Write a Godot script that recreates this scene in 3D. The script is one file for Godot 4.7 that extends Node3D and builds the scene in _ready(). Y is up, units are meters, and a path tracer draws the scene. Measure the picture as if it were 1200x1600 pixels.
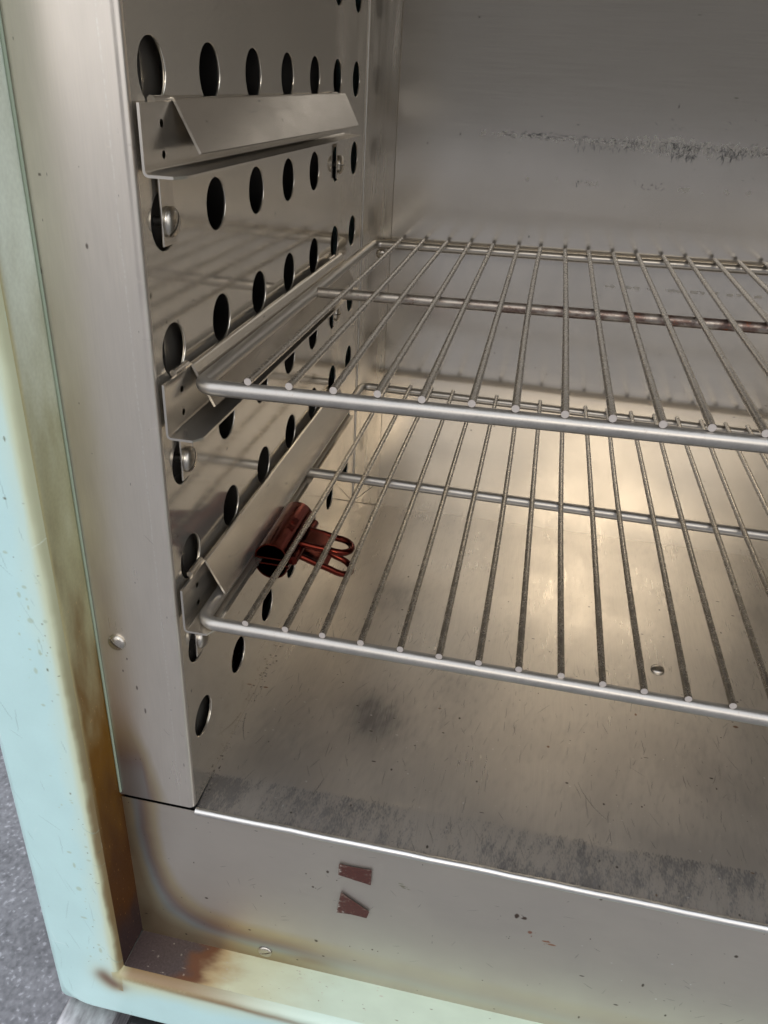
extends Node3D

# ---------------------------------------------------------------- dimensions (metres)
# origin: left front corner of the chamber floor; x right, y up, z towards the viewer
const W := 0.502          # chamber width
const H := 0.587          # chamber height
const D := 0.4348         # chamber depth
const FL := 0.050         # width of the steel front flange
const PY := 0.059         # hole pitch, vertical
const PZ := 0.0616        # hole pitch, depth
const HR := 0.0127        # hole radius
const GROUND := -0.40
const FRONT := 0.034      # front face of the painted frame
const SILL := -0.1405     # top of the painted sill

var rng := RandomNumberGenerator.new()
var M := {}

# ---------------------------------------------------------------- mesh builder
class MB:
	var v := PackedVector3Array()
	var n := PackedVector3Array()
	var t := PackedVector2Array()
	var ix := PackedInt32Array()
	func quad(a: Vector3, b: Vector3, c: Vector3, d: Vector3, uv := [Vector2(0, 0), Vector2(1, 0), Vector2(1, 1), Vector2(0, 1)]) -> void:
		# clockwise seen from the front
		var nn := (c - a).cross(b - a).normalized()
		var k := v.size()
		v.append_array(PackedVector3Array([a, b, c, d]))
		for i in 4:
			n.append(nn); t.append(uv[i])
		ix.append_array(PackedInt32Array([k, k + 1, k + 2, k, k + 2, k + 3]))
	func tri(a: Vector3, b: Vector3, c: Vector3) -> void:
		var nn := (c - a).cross(b - a).normalized()
		var k := v.size()
		for p in [a, b, c]:
			v.append(p); n.append(nn); t.append(Vector2(p.z * 3.0, p.y * 3.0))
		ix.append_array(PackedInt32Array([k, k + 1, k + 2]))
	# rows of points, smooth normals
	func grid(rows: Array, uvs: Array = [], close_u := false, close_v := false) -> void:
		var R := rows.size()
		var C: int = rows[0].size()
		var k := v.size()
		for i in R:
			for j in C:
				var p: Vector3 = rows[i][j]
				var i0 := i - 1; var i1 := i + 1; var j0 := j - 1; var j1 := j + 1
				if close_v:
					if i0 < 0: i0 = R - 2
					if i1 >= R: i1 = 1
				if close_u:
					if j0 < 0: j0 = C - 2
					if j1 >= C: j1 = 1
				i0 = clampi(i0, 0, R - 1); i1 = clampi(i1, 0, R - 1)
				j0 = clampi(j0, 0, C - 1); j1 = clampi(j1, 0, C - 1)
				var du: Vector3 = rows[i][j1] - rows[i][j0]
				var dv: Vector3 = rows[i1][j] - rows[i0][j]
				if du.length() < 1e-9: du = rows[(i + 1) % R][j1] - rows[(i + 1) % R][j0]
				var nn := dv.cross(du)
				if nn.length() < 1e-16: nn = Vector3.UP
				v.append(p); n.append(nn.normalized())
				t.append(uvs[i][j] if uvs.size() > 0 else Vector2(float(j) / (C - 1), float(i) / (R - 1)))
		for i in R - 1:
			for j in C - 1:
				var a := k + i * C + j
				ix.append_array(PackedInt32Array([a, a + 1, a + C + 1, a, a + C + 1, a + C]))
	func box(a: Vector3, b: Vector3) -> void:
		var p := [Vector3(a.x, a.y, a.z), Vector3(b.x, a.y, a.z), Vector3(b.x, b.y, a.z), Vector3(a.x, b.y, a.z), Vector3(a.x, a.y, b.z), Vector3(b.x, a.y, b.z), Vector3(b.x, b.y, b.z), Vector3(a.x, b.y, b.z)]
		for f in [[0, 1, 2, 3], [7, 6, 5, 4], [3, 2, 6, 7], [4, 5, 1, 0], [1, 5, 6, 2], [4, 0, 3, 7]]:
			quad(p[f[0]], p[f[1]], p[f[2]], p[f[3]])
	# box with chamfered edges
	func bevel_box(a: Vector3, b: Vector3, e: float) -> void:
		var c := (a + b) * 0.5
		var h := (b - a) * 0.5
		var corner := func(sx, sy, sz, ax): # ax: which axis keeps full extent
			var q := Vector3(h.x - e, h.y - e, h.z - e)
			if ax == 0: q.x = h.x
			if ax == 1: q.y = h.y
			if ax == 2: q.z = h.z
			return c + Vector3(q.x * sx, q.y * sy, q.z * sz)
		var put := func(q0, q1, q2, q3, out):
			var nn: Vector3 = (q2 - q0).cross(q1 - q0)
			if nn.dot(out) < 0: quad(q3, q2, q1, q0)
			else: quad(q0, q1, q2, q3)
		for s in [-1, 1]:
			put.call(corner.call(s, -1, -1, 0), corner.call(s, 1, -1, 0), corner.call(s, 1, 1, 0), corner.call(s, -1, 1, 0), Vector3(s, 0, 0))
			put.call(corner.call(-1, s, -1, 1), corner.call(1, s, -1, 1), corner.call(1, s, 1, 1), corner.call(-1, s, 1, 1), Vector3(0, s, 0))
			put.call(corner.call(-1, -1, s, 2), corner.call(1, -1, s, 2), corner.call(1, 1, s, 2), corner.call(-1, 1, s, 2), Vector3(0, 0, s))
			for r in [-1, 1]:
				put.call(corner.call(s, r, -1, 0), corner.call(s, r, 1, 0), corner.call(s, r, 1, 1), corner.call(s, r, -1, 1), Vector3(s, r, 0))
				put.call(corner.call(s, -1, r, 0), corner.call(s, 1, r, 0), corner.call(s, 1, r, 2), corner.call(s, -1, r, 2), Vector3(s, 0, r))
				put.call(corner.call(-1, s, r, 1), corner.call(1, s, r, 1), corner.call(1, s, r, 2), corner.call(-1, s, r, 2), Vector3(0, s, r))
				for w in [-1, 1]:
					var p0: Vector3 = corner.call(s, r, w, 0)
					var p1: Vector3 = corner.call(s, r, w, 1)
					var p2: Vector3 = corner.call(s, r, w, 2)
					if (p2 - p0).cross(p1 - p0).dot(Vector3(s, r, w)) < 0: tri(p0, p2, p1)
					else: tri(p0, p1, p2)
	# tube along a path, with flat caps
	func tube(path: Array, rad: float, seg := 14, caps := true) -> void:
		var rows := []
		var uvs := []
		var up := Vector3.UP
		var d0: Vector3 = (path[1] - path[0]).normalized()
		if absf(d0.dot(up)) > 0.9: up = Vector3.RIGHT
		var x := up.cross(d0).normalized()
		var along := 0.0
		for i in path.size():
			var d: Vector3
			if i == 0: d = path[1] - path[0]
			elif i == path.size() - 1: d = path[i] - path[i - 1]
			else: d = (path[i + 1] - path[i]).normalized() + (path[i] - path[i - 1]).normalized()
			d = d.normalized()
			x = (x - d * x.dot(d)).normalized()
			var y := d.cross(x)
			if i > 0: along += (path[i] - path[i - 1]).length()
			var row := []
			var ur := []
			for j in seg + 1:
				var a := TAU * j / seg
				row.append(path[i] + (x * cos(a) + y * sin(a)) * rad)
				ur.append(Vector2(along, float(j) / seg))
			rows.append(row); uvs.append(ur)
		grid(rows, uvs, true)
		if caps:
			for e in [0, rows.size() - 1]:
				var dirv: Vector3 = (path[1] - path[0]).normalized() * -1.0 if e == 0 else (path[e] - path[e - 1]).normalized()
				var k := v.size()
				v.append(path[e]); n.append(dirv); t.append(Vector2(0, 0))
				for j in seg + 1:
					v.append(rows[e][j]); n.append(dirv); t.append(Vector2(0.01, float(j) / seg))
				for j in seg:
					if e == 0: ix.append_array(PackedInt32Array([k, k + 1 + j, k + 2 + j]))
					else: ix.append_array(PackedInt32Array([k, k + 2 + j, k + 1 + j]))
	# sheet profile in the xy plane, given thickness, run from z0 to z1
	func sheet_profile(pts: Array, th: float, z0: float, z1: float, steps := 1) -> void:
		var N := pts.size()
		var offs := []
		for i in N:
			var d: Vector2
			if i == 0: d = (pts[1] - pts[0]).normalized()
			elif i == N - 1: d = (pts[i] - pts[i - 1]).normalized()
			else: d = ((pts[i + 1] - pts[i]).normalized() + (pts[i] - pts[i - 1]).normalized()).normalized()
			offs.append(pts[i] + Vector2(-d.y, d.x) * th)
		for side in 2:
			var rows := []
			for s in steps + 1:
				var z := lerpf(z0, z1, float(s) / steps)
				var row := []
				for i in N:
					var q: Vector2 = pts[i] if side == 0 else offs[N - 1 - i]
					row.append(Vector3(q.x, q.y, z))
				rows.append(row)
			grid(rows)
		for e in 2:
			var z := z0 if e == 0 else z1
			for i in N - 1:
				var a := Vector3(pts[i].x, pts[i].y, z); var b := Vector3(pts[i + 1].x, pts[i + 1].y, z)
				var c := Vector3(offs[i + 1].x, offs[i + 1].y, z); var d := Vector3(offs[i].x, offs[i].y, z)
				if e == 0: quad(a, b, c, d)
				else: quad(d, c, b, a)
		for e in [0, N - 1]:
			quad(Vector3(pts[e].x, pts[e].y, z0), Vector3(pts[e].x, pts[e].y, z1), Vector3(offs[e].x, offs[e].y, z1), Vector3(offs[e].x, offs[e].y, z0))
	func mesh() -> ArrayMesh:
		var a := []
		a.resize(Mesh.ARRAY_MAX)
		a[Mesh.ARRAY_VERTEX] = v; a[Mesh.ARRAY_NORMAL] = n; a[Mesh.ARRAY_TEX_UV] = t; a[Mesh.ARRAY_INDEX] = ix
		var m := ArrayMesh.new()
		m.add_surface_from_arrays(Mesh.PRIMITIVE_TRIANGLES, a)
		return m

func put(called: String, b, mat: Material, parent: Node, at := Vector3.ZERO) -> MeshInstance3D:
	var o := MeshInstance3D.new()
	o.name = called
	o.mesh = b.mesh() if b is MB else b
	o.material_override = mat
	o.position = at
	parent.add_child(o, true)
	return o

func thing(called: String, label: String, category: String, at := Vector3.ZERO, group := "") -> Node3D:
	var o := Node3D.new()
	o.name = called
	o.position = at
	o.set_meta("label", label); o.set_meta("category", category)
	if group != "": o.set_meta("group", group)
	add_child(o, true)
	return o

# ---------------------------------------------------------------- textures
func noise(sd: int, freq: float, oct := 3, kind := FastNoiseLite.TYPE_SIMPLEX_SMOOTH) -> FastNoiseLite:
	var f := FastNoiseLite.new()
	f.seed = sd; f.frequency = freq; f.noise_type = kind
	f.fractal_octaves = oct
	return f

# a texture pair (colour, roughness) painted by fn(u, v) -> [linear Color, roughness]
func paint(w: int, h: int, fn: Callable) -> Array:
	var a := PackedByteArray(); a.resize(w * h * 3)
	var r := PackedByteArray(); r.resize(w * h)
	var k := 0
	for y in h:
		for x in w:
			var q: Array = fn.call((x + 0.5) / w, (y + 0.5) / h)
			var c: Color = (q[0] as Color).linear_to_srgb()
			a[k * 3] = clampi(int(c.r * 255.0), 0, 255); a[k * 3 + 1] = clampi(int(c.g * 255.0), 0, 255); a[k * 3 + 2] = clampi(int(c.b * 255.0), 0, 255)
			r[k] = clampi(int(float(q[1]) * 255.0), 0, 255)
			k += 1
	return [Image.create_from_data(w, h, false, Image.FORMAT_RGB8, a), Image.create_from_data(w, h, false, Image.FORMAT_L8, r)]

# short scratches drawn into a painted pair; dir in pixels
func scratch(pair: Array, count: int, box: Rect2, dir: Vector2, spread: float, len0: float, len1: float, col: Color, alpha: float, sd: int) -> void:
	var g := RandomNumberGenerator.new(); g.seed = sd
	var im: Image = pair[0]
	var w := im.get_width(); var h := im.get_height()
	for i in count:
		var p := Vector2((box.position.x + g.randf() * box.size.x) * w, (box.position.y + g.randf() * box.size.y) * h)
		var d := dir.rotated(g.randfn(0.0, spread)).normalized()
		var bend := g.randfn(0.0, 0.004)
		var L := g.randf_range(len0, len1)
		var a := alpha * g.randf_range(0.35, 1.0)
		for s in int(L):
			d = d.rotated(bend)
			p += d
			var xi := int(p.x); var yi := int(p.y)
			if xi < 0 or yi < 0 or xi >= w or yi >= h: break
			im.set_pixel(xi, yi, im.get_pixel(xi, yi).lerp(col, a * (1.0 - absf(2.0 * s / L - 1.0) * 0.6)))

func specks(pair: Array, count: int, box: Rect2, r0: float, r1: float, col: Color, alpha: float, sd: int) -> void:
	var g := RandomNumberGenerator.new(); g.seed = sd
	var im: Image = pair[0]
	var w := im.get_width(); var h := im.get_height()
	for i in count:
		var c := Vector2((box.position.x + g.randf() * box.size.x) * w, (box.position.y + g.randf() * box.size.y) * h)
		var r := r0 + (r1 - r0) * pow(g.randf(), 3.0)
		var sq := g.randf_range(0.5, 1.6)
		for y in range(int(c.y - r * 2), int(c.y + r * 2) + 1):
			for x in range(int(c.x - r * 2), int(c.x + r * 2) + 1):
				if x < 0 or y < 0 or x >= w or y >= h: continue
				var dd := Vector2((x + 0.5 - c.x) * sq, (y + 0.5 - c.y) / sq).length() / r
				if dd < 1.25:
					im.set_pixel(x, y, im.get_pixel(x, y).lerp(col, alpha * clampf((1.25 - dd) * 2.0, 0.0, 1.0)))

func steel(pair: Array, metallic := 0.92, bump: Image = null) -> StandardMaterial3D:
	var m := StandardMaterial3D.new()
	m.albedo_texture = ImageTexture.create_from_image(pair[0])
	m.metallic = metallic
	m.roughness = 1.0
	m.roughness_texture = ImageTexture.create_from_image(pair[1])
	m.roughness_texture_channel = BaseMaterial3D.TEXTURE_CHANNEL_RED
	return m

const STEEL := Color(0.68, 0.625, 0.54)
const METAL := 0.82

func streak_steel(w: int, h: int, fu: float, fv: float, base: Color, rough: float, sd: int, grime := 0.10, fine := 0.07) -> Array:
	var n1 := noise(sd, 1.0, 4); var n2 := noise(sd + 1, 1.0, 4)
	return paint(w, h, func(u, v):
		var s := n1.get_noise_2d(u * fu, v * fv)
		var p := n2.get_noise_2d(u * 5.0, v * 5.0)
		var k := 1.0 + s * fine + p * grime
		return [base * k, rough * (1.0 + s * fine * 3.0 - p * 0.3)])

# ---------------------------------------------------------------- scene
func _ready() -> void:
	rng.seed = 7
	# camera, from the hole pattern of the side panel
	var cam := Camera3D.new()
	cam.name = "camera"
	cam.keep_aspect = Camera3D.KEEP_HEIGHT
	cam.fov = 65.8843
	cam.near = 0.01; cam.far = 200.0
	cam.transform = Transform3D(Basis(Vector3(0.978912, 0.049834, -0.198110), Vector3(-0.138376, 0.875169, -0.463607), Vector3(0.150276, 0.481244, 0.863609)), Vector3(0.1678, 0.4139, 0.3226))
	add_child(cam)
	cam.current = true
	# overcast sky and soft sun
	var env := Environment.new()
	env.background_mode = Environment.BG_SKY
	var sm := ProceduralSkyMaterial.new()
	sm.sky_top_color = Color(0.82, 0.84, 0.88)
	sm.sky_horizon_color = Color(0.86, 0.85, 0.85)
	sm.sky_curve = 0.2
	sm.ground_horizon_color = Color(0.5, 0.5, 0.5)
	sm.ground_bottom_color = Color(0.3, 0.3, 0.3)
	sm.sun_angle_max = 0.0
	var sky := Sky.new(); sky.sky_material = sm
	env.sky = sky
	env.background_energy_multiplier = 1.0
	env.ambient_light_source = Environment.AMBIENT_SOURCE_SKY
	env.tonemap_mode = Environment.TONE_MAPPER_LINEAR
	env.tonemap_exposure = 2.4
	env.sdfgi_enabled = true; env.ssao_enabled = true; env.ssil_enabled = true
	var we := WorldEnvironment.new(); we.name = "world_environment"; we.environment = env
	add_child(we)
	var sun := DirectionalLight3D.new()
	sun.name = "sun"
	sun.light_energy = 0.055
	sun.light_color = Color(1.0, 0.96, 0.9)
	sun.light_angular_distance = 10.0
	sun.shadow_enabled = true
	add_child(sun)
	sun.look_at_from_position(Vector3(0.12, 0.60, 1.0), Vector3.ZERO, Vector3.UP)

	make_materials()
	build_ground()
	build_oven()
	build_rails()
	build_shelves()
	build_clip()
	build_tape()
	build_reflection_wall()

func temper(c: Color, T: float) -> Color:
	# heat colours of stainless steel: straw, brown, purple, grey blue, olive, brown
	var stops := [[0.0, c], [0.25, Color(0.52, 0.43, 0.27)], [0.42, Color(0.36, 0.26, 0.17)], [0.52, Color(0.27, 0.215, 0.20)], [0.64, Color(0.33, 0.36, 0.35)], [0.76, Color(0.40, 0.35, 0.22)], [1.0, Color(0.26, 0.17, 0.075)]]
	T = clampf(T, 0.0, 1.0)
	for i in stops.size() - 1:
		if T <= stops[i + 1][0]:
			return (stops[i][1] as Color).lerp(stops[i + 1][1], (T - stops[i][0]) / (stops[i + 1][0] - stops[i][0]))
	return stops[-1][1]

func make_materials() -> void:
	# --- back wall: grain runs sideways, scuff marks where shelves rubbed
	var nb := noise(11, 1.0, 4); var nc := noise(12, 1.0, 4); var nd := noise(13, 1.0, 3); var ne := noise(14, 1.0, 3)
	var bw := paint(1024, 1024, func(u, v):
		var x: float = u * W * 1000.0; var y: float = (1.0 - v) * H * 1000.0
		var s := nb.get_noise_2d(x * 0.012, y * 1.6)
		var p := nc.get_noise_2d(x * 0.012, y * 0.012)
		var c := STEEL * (1.0 + s * 0.05 + p * 0.07)
		var r := 0.17 * (1.0 + s * 0.15 - p * 0.12)
		# the scuff band
		var dark := 0.0
		if y > 325.0 and y < 400.0 and x > 100.0:
			var along := smoothstep(105.0, 190.0, x) * (0.55 + 0.45 * sin(x * 0.055))
			var off := y - 376.5 + 1.5 * ne.get_noise_2d(x * 0.05, 3.0)
			var wd := 2.0 + 4.5 * smoothstep(190.0, 260.0, x) * (1.0 - 0.5 * smoothstep(290.0, 330.0, x))
			var g := exp(-off * off / (wd * wd)) if off > 0 else exp(-off * off / (wd * wd * 1.7))
			var q := nd.get_noise_2d(x * 0.12, y * 0.13) * 0.75 + nd.get_noise_2d(x * 0.40, y * 0.10 + 40.0) * 0.4
			dark = smoothstep(0.22, 0.62, g * (0.55 + along * 0.22) + q * 0.8 - 0.18) * smoothstep(0.03, 0.35, g)
			var off2 := y - 343.0
			var g2 := exp(-off2 * off2 / 14.0) * smoothstep(0.15, 0.3, ne.get_noise_2d(x * 0.03, 9.0))
			dark = maxf(dark, smoothstep(0.50, 0.8, g2 * 0.7 + q * 0.6) * 0.8)
		if y > 250.0 and y < 268.0 and x > 225.0:
			var off3 := y - 258.0 - (x - 250.0) * 0.02
			var g3 := exp(-off3 * off3 / 5.0) * smoothstep(-0.05, 0.2, ne.get_noise_2d(x * 0.09, 30.0))
			dark = maxf(dark, smoothstep(0.45, 0.75, g3 * 0.8 + nd.get_noise_2d(x * 0.12, y * 0.7) * 0.4))
		c = c.lerp(Color(0.16, 0.16, 0.155), dark * 0.38)
		return [c, r + dark * 0.3])
	scratch(bw, 200, Rect2(0, 0, 1, 1), Vector2(1, 0), 0.25, 6, 40, Color(0.68, 0.66, 0.62), 0.12, 3)
	specks(bw, 170, Rect2(0.1, 0.2, 0.9, 0.7), 0.4, 1.6, Color(0.3, 0.28, 0.25), 0.6, 4)
	for q in [[118.0, 240.0, 374.5, 379.0, 60, 1, 0.0, 3.0, 9.0, 0.55], [135.0, 160.0, 374.0, 380.0, 26, 1, 0.3, 2.0, 7.0, 0.7], [180.0, 235.0, 371.0, 380.0, 45, 0, 0.5, 3.0, 10.0, 0.5], [225.0, 330.0, 373.0, 380.0, 150, 0, 0.7, 3.0, 9.0, 0.5], [262.0, 282.0, 369.0, 379.0, 60, 0, 0.9, 4.0, 12.0, 0.6], [300.0, 318.0, 370.0, 379.0, 45, 0, 0.9, 4.0, 12.0, 0.6], [320.0, 500.0, 371.0, 380.0, 180, 1, 0.7, 3.0, 12.0, 0.5], [185.0, 200.0, 340.0, 343.0, 14, 1, 0.9, 2.0, 5.0, 0.6], [235.0, 262.0, 341.0, 347.0, 18, 1, 0.9, 2.0, 6.0, 0.5], [240.0, 480.0, 388.0, 400.0, 26, 1, 0.4, 2.0, 7.0, 0.4], [120.0, 500.0, 350.0, 366.0, 24, 0, 0.9, 2.0, 5.0, 0.35]]:
		scratch(bw, q[4], Rect2(q[0] / 502.0, 1.0 - q[3] / 587.0, (q[1] - q[0]) / 502.0, (q[3] - q[2]) / 587.0), Vector2(q[5], 1 - q[5]), q[6], q[7], q[8], Color(0.2, 0.2, 0.2), q[9] * 1.2, int(q[0]) + int(q[4]))
	M.back = steel(bw, 0.74)
	# --- floor: grain runs front to back, grime towards the front
	var na := noise(21, 1.0, 4); var n2 := noise(22, 1.0, 4); var n3 := noise(23, 1.0, 5)
	var smudge := [[117.0, -120.0, 36.0, 0.22], [150.0, -152.0, 28.0, 0.30], [365.0, -160.0, 62.0, 0.12], [95.0, -112.0, 26.0, 0.5], [80.0, -262.0, 22.0, 0.35], [110.0, -280.0, 24.0, 0.25], [330.0, -120.0, 40.0, 0.12], [225.0, -90.0, 60.0, 0.12], [30.0, -60.0, 40.0, 0.25], [300.0, -70.0, 60.0, 0.12], [410.0, -330.0, 22.0, 0.2]]
	var fl := paint(1024, 1024, func(u, v):
		var x: float = u * W * 1000.0; var z: float = (v - 1.0) * D * 1000.0
		var s := na.get_noise_2d(x * 0.9, z * 0.02)
		var s2 := n3.get_noise_2d(x * 0.16 + z * 0.03, z * 0.05)
		var p := n2.get_noise_2d(x * 0.016, z * 0.012)
		var c := STEEL * Color(0.98, 0.98, 1.0) * (1.0 + s * 0.09 + p * 0.06)
		var r := 0.31 * (1.0 + s * 0.18 - p * 0.2)
		var g := 0.0
		for q in smudge:
			var dd := Vector2((x - q[0]) / q[2], (z - q[1]) / (q[2] * 1.15)).length_squared()
			if dd < 5.0: g += q[3] * exp(-dd) * clampf(0.75 + p * 0.9 + s2 * 0.25 + s * 0.25, 0.0, 1.4)
		var film := smoothstep(-0.10, 0.28, p * 0.9 + s2 * 0.35 + s * 0.25 + 0.30 * smoothstep(-210.0, -60.0, z) - 0.10)
		g += film * 0.06 * clampf(1.0 + s * 0.8, 0.3, 1.6)
		# worn dirty strip in front of the fold
		var fold := -31.0 - x * 0.018 + p * 2.0
		var hf := na.get_noise_2d(x * 2.2 + 300.0, z * 0.25)
		var strip := smoothstep(fold - 1.5, fold + 1.0, z + hf * 2.5)
		g += strip * clampf(0.16 + p * 1.2 + s2 * 0.7 + hf * 0.9, 0.0, 1.0) * 0.9
		g += clampf(s2 - 0.2, 0.0, 1.0) * 0.16
		c = c.lerp(Color(0.17, 0.16, 0.155), clampf(g, 0.0, 0.8))
		return [c, clampf(r + g * 0.18, 0.1, 0.8)])
	scratch(fl, 520, Rect2(0, 0.45, 1, 0.55), Vector2(0, 1), 0.25, 5, 34, Color(0.3, 0.28, 0.26), 0.42, 5)
	scratch(fl, 14, Rect2(0, 0.4, 1, 0.6), Vector2(0, 1), 0.5, 20, 80, Color(0.2, 0.19, 0.17), 0.6, 6)
	scratch(fl, 120, Rect2(0, 0.3, 1, 0.7), Vector2(1, 0.2), 0.8, 8, 50, Color(0.86, 0.84, 0.8), 0.16, 7)
	specks(fl, 330, Rect2(0, 0.2, 1, 0.8), 0.4, 1.9, Color(0.2, 0.17, 0.14), 0.75, 8)
	specks(fl, 130, Rect2(0, 0.72, 1, 0.28), 0.5, 1.5, Color(0.93, 0.92, 0.9), 0.9, 9)
	specks(fl, 14, Rect2(0, 0.6, 1, 0.4), 1.5, 3.5, Color(0.42, 0.28, 0.18), 0.7, 10)
	specks(fl, 70, Rect2(0, 0.65, 0.006, 0.35), 0.4, 1.3, Color(0.84, 0.8, 0.74), 0.8, 12)
	specks(fl, 90, Rect2(0, 0.6, 0.008, 0.4), 0.4, 1.5, Color(0.2, 0.17, 0.15), 0.8, 13)
	M.floor = steel(fl, 0.84)
	# --- perforated side panels
	var sp := streak_steel(768, 768, 60.0, 420.0, STEEL * Color(0.96, 0.95, 0.92), 0.105, 31, 0.07)
	scratch(sp, 200, Rect2(0, 0, 1, 1), Vector2(1, 0), 0.6, 5, 30, Color(0.5, 0.46, 0.42), 0.3, 33)
	specks(sp, 260, Rect2(0, 0.3, 1, 0.7), 0.5, 1.8, Color(0.25, 0.22, 0.18), 0.7, 34)
	specks(sp, 120, Rect2(0, 0.8, 1, 0.2), 0.5, 1.3, Color(0.9, 0.88, 0.84), 0.8, 35)
	M.panel = steel(sp, METAL)
	# --- flange beside the opening: x -50..0, y -2..H+45 mm
	var g1 := noise(41, 1.0, 4); var g2 := noise(42, 1.0, 4)
	var fg := paint(160, 1280, func(u, v):
		var x: float = -50.0 + u * 50.0; var y: float = (1.0 - v) * (H * 1000.0 + 47.0) - 2.0
		var s := g1.get_noise_2d(x * 0.9, y * 0.03)
		var p := g2.get_noise_2d(x * 0.03, y * 0.012)
		var c := STEEL * Color(1.04, 1.03, 1.03) * (1.0 + s * 0.04 + p * 0.07)
		var ux: float = x + 50.0 + p * 4.0
		var T := clampf(1.35 - ux / (25.0 - clampf(y, 0.0, 300.0) * 0.16), 0.0, 0.58) * smoothstep(85.0, 15.0, y)
		c = c.lerp(temper(c, T), 0.8)
		# rubbed line along the fold
		var ln := absf(x + 8.8 + 0.5 * g1.get_noise_2d(3.0, y * 0.05))
		c = c.lerp(Color(0.80, 0.76, 0.68), smoothstep(0.5, 0.1, ln) * clampf(0.35 + g2.get_noise_2d(7.0, y * 0.4) * 1.3, 0.0, 0.8))
		return [c, 0.33 * (1.0 + s * 0.15 - p * 0.2)])
	scratch(fg, 10, Rect2(0.6, 0.1, 0.4, 0.8), Vector2(1, 0.6), 0.5, 4, 22, Color(0.55, 0.5, 0.46), 0.5, 43)
	scratch(fg, 60, Rect2(0.75, 0.05, 0.25, 0.9), Vector2(1, -0.3), 0.9, 3, 14, Color(0.92, 0.88, 0.82), 0.6, 44)
	specks(fg, 34, Rect2(0, 0.1, 1, 0.9), 0.6, 2.6, Color(0.36, 0.32, 0.29), 0.7, 45)
	M.flange = steel(fg, 0.85)
	# --- panel under the chamber: x -50..W+50, y -143..-2 mm, heat colours round the lower left corner
	var lp := paint(1536, 360, func(u, v):
		var x: float = -50.0 + u * (W * 1000.0 + 100.0); var y: float = -2.0 - v * 141.0
		var s := g1.get_noise_2d(x * 0.02, y * 1.1 + 90.0)
		var p := g2.get_noise_2d(x * 0.014, y * 0.014 + 50.0)
		var c := STEEL * Color(0.84, 0.83, 0.83) * (1.0 + s * 0.03 + p * 0.06)
		var a: float = x + 50.0 + p * 3.0 + s * 0.5
		var b: float = y + 143.0 + p * 2.0
		var bq := 26.0 * a + 17.0 * b
		var lam := (bq - sqrt(maxf(bq * bq - 4.0 * 442.0 * (a * b - 450.0), 0.0))) / 884.0
		var T := clampf(0.25 + (1.0 - lam) * 0.60, 0.0, 1.0) if lam < 1.0 else clampf(0.25 - (lam - 1.0) * 0.9, 0.0, 1.0)
		T = minf(T, 0.93 + 0.1 * p)
		# the tint weakens to the right, with one more brown patch past the screw
		var wk := 0.85 - 0.6 * smoothstep(50.0, 130.0, x)
		var spot := exp(-pow((x - 78.0) / 16.0, 2.0) - pow((y + 132.0) / 5.0, 2.0))
		c = c.lerp(temper(c, T), wk)
		c = c.lerp(temper(c, 0.42), spot * 0.7)
		return [c, 0.42 * (1.0 + s * 0.15 - p * 0.25)])
	scratch(lp, 60, Rect2(0.1, 0.05, 0.6, 0.7), Vector2(1, 1), 1.4, 4, 20, Color(0.38, 0.35, 0.32), 0.6, 46)
	specks(lp, 90, Rect2(0.0, 0.02, 0.9, 0.95), 0.7, 3.0, Color(0.22, 0.18, 0.15), 0.7, 47)
	for q in [[220.0, -52.0, Color(0.62, 0.42, 0.33), 4], [231.0, -57.0, Color(0.66, 0.45, 0.34), 7], [212.0, -38.0, Color(0.36, 0.3, 0.26), 9], [138.0, -33.0, Color(0.60, 0.58, 0.49), 6], [206.0, -60.0, Color(0.35, 0.32, 0.29), 4]]:
		specks(lp, q[3], Rect2((q[0] + 50.0 - 3.0) / (W * 1000.0 + 100.0), (-q[1] - 2.0 - 3.0) / 141.0, 6.0 / 602.0, 5.0 / 141.0), 0.6, 4.2, q[2], 0.85, int(q[0]))
	specks(lp, 12, Rect2(0.5, 0.3, 0.3, 0.4), 0.8, 2.0, Color(0.92, 0.91, 0.9), 0.9, 50)
	M.lower = steel(lp, 0.85)
	# --- plain sheet steel for rails, ceiling, clips
	var ss := streak_steel(512, 512, 220.0, 6.0, STEEL * 0.98, 0.22, 51, 0.12, 0.03)
	scratch(ss, 160, Rect2(0, 0, 1, 1), Vector2(0, 1), 0.5, 5, 40, Color(0.32, 0.3, 0.28), 0.4, 52)
	specks(ss, 60, Rect2(0, 0, 1, 1), 0.6, 2.4, Color(0.2, 0.17, 0.14), 0.6, 53)
	M.sheet = steel(ss, 0.93)
	var sd := streak_steel(256, 256, 60.0, 60.0, STEEL * 0.8, 0.32, 55, 0.15)
	M.screw = steel(sd, 1.0)
	var du := StandardMaterial3D.new(); du.albedo_color = Color(0.13, 0.125, 0.115); du.metallic = 0.5; du.roughness = 0.55
	M.duct = du
	var dk := StandardMaterial3D.new(); dk.albedo_color = Color(0.05, 0.05, 0.05); dk.roughness = 0.7
	M.dark = dk
	var bd := StandardMaterial3D.new(); bd.albedo_color = Color(0.55, 0.60, 0.52); bd.roughness = 0.5
	M.bead = bd
	var lpp := streak_steel(512, 64, 200.0, 4.0, Color(0.66, 0.64, 0.60), 0.40, 57, 0.1)
	M.lip = steel(lpp, 0.95)
	var stp := streak_steel(64, 512, 3.0, 3.0, STEEL * Color(0.97, 0.96, 0.94), 0.24, 58, 0.05)
	M.strip = steel(stp, 0.92)
	# --- shelf bars
	var w1 := noise(61, 1.0, 4); var w2 := noise(62, 1.0, 4)
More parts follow.
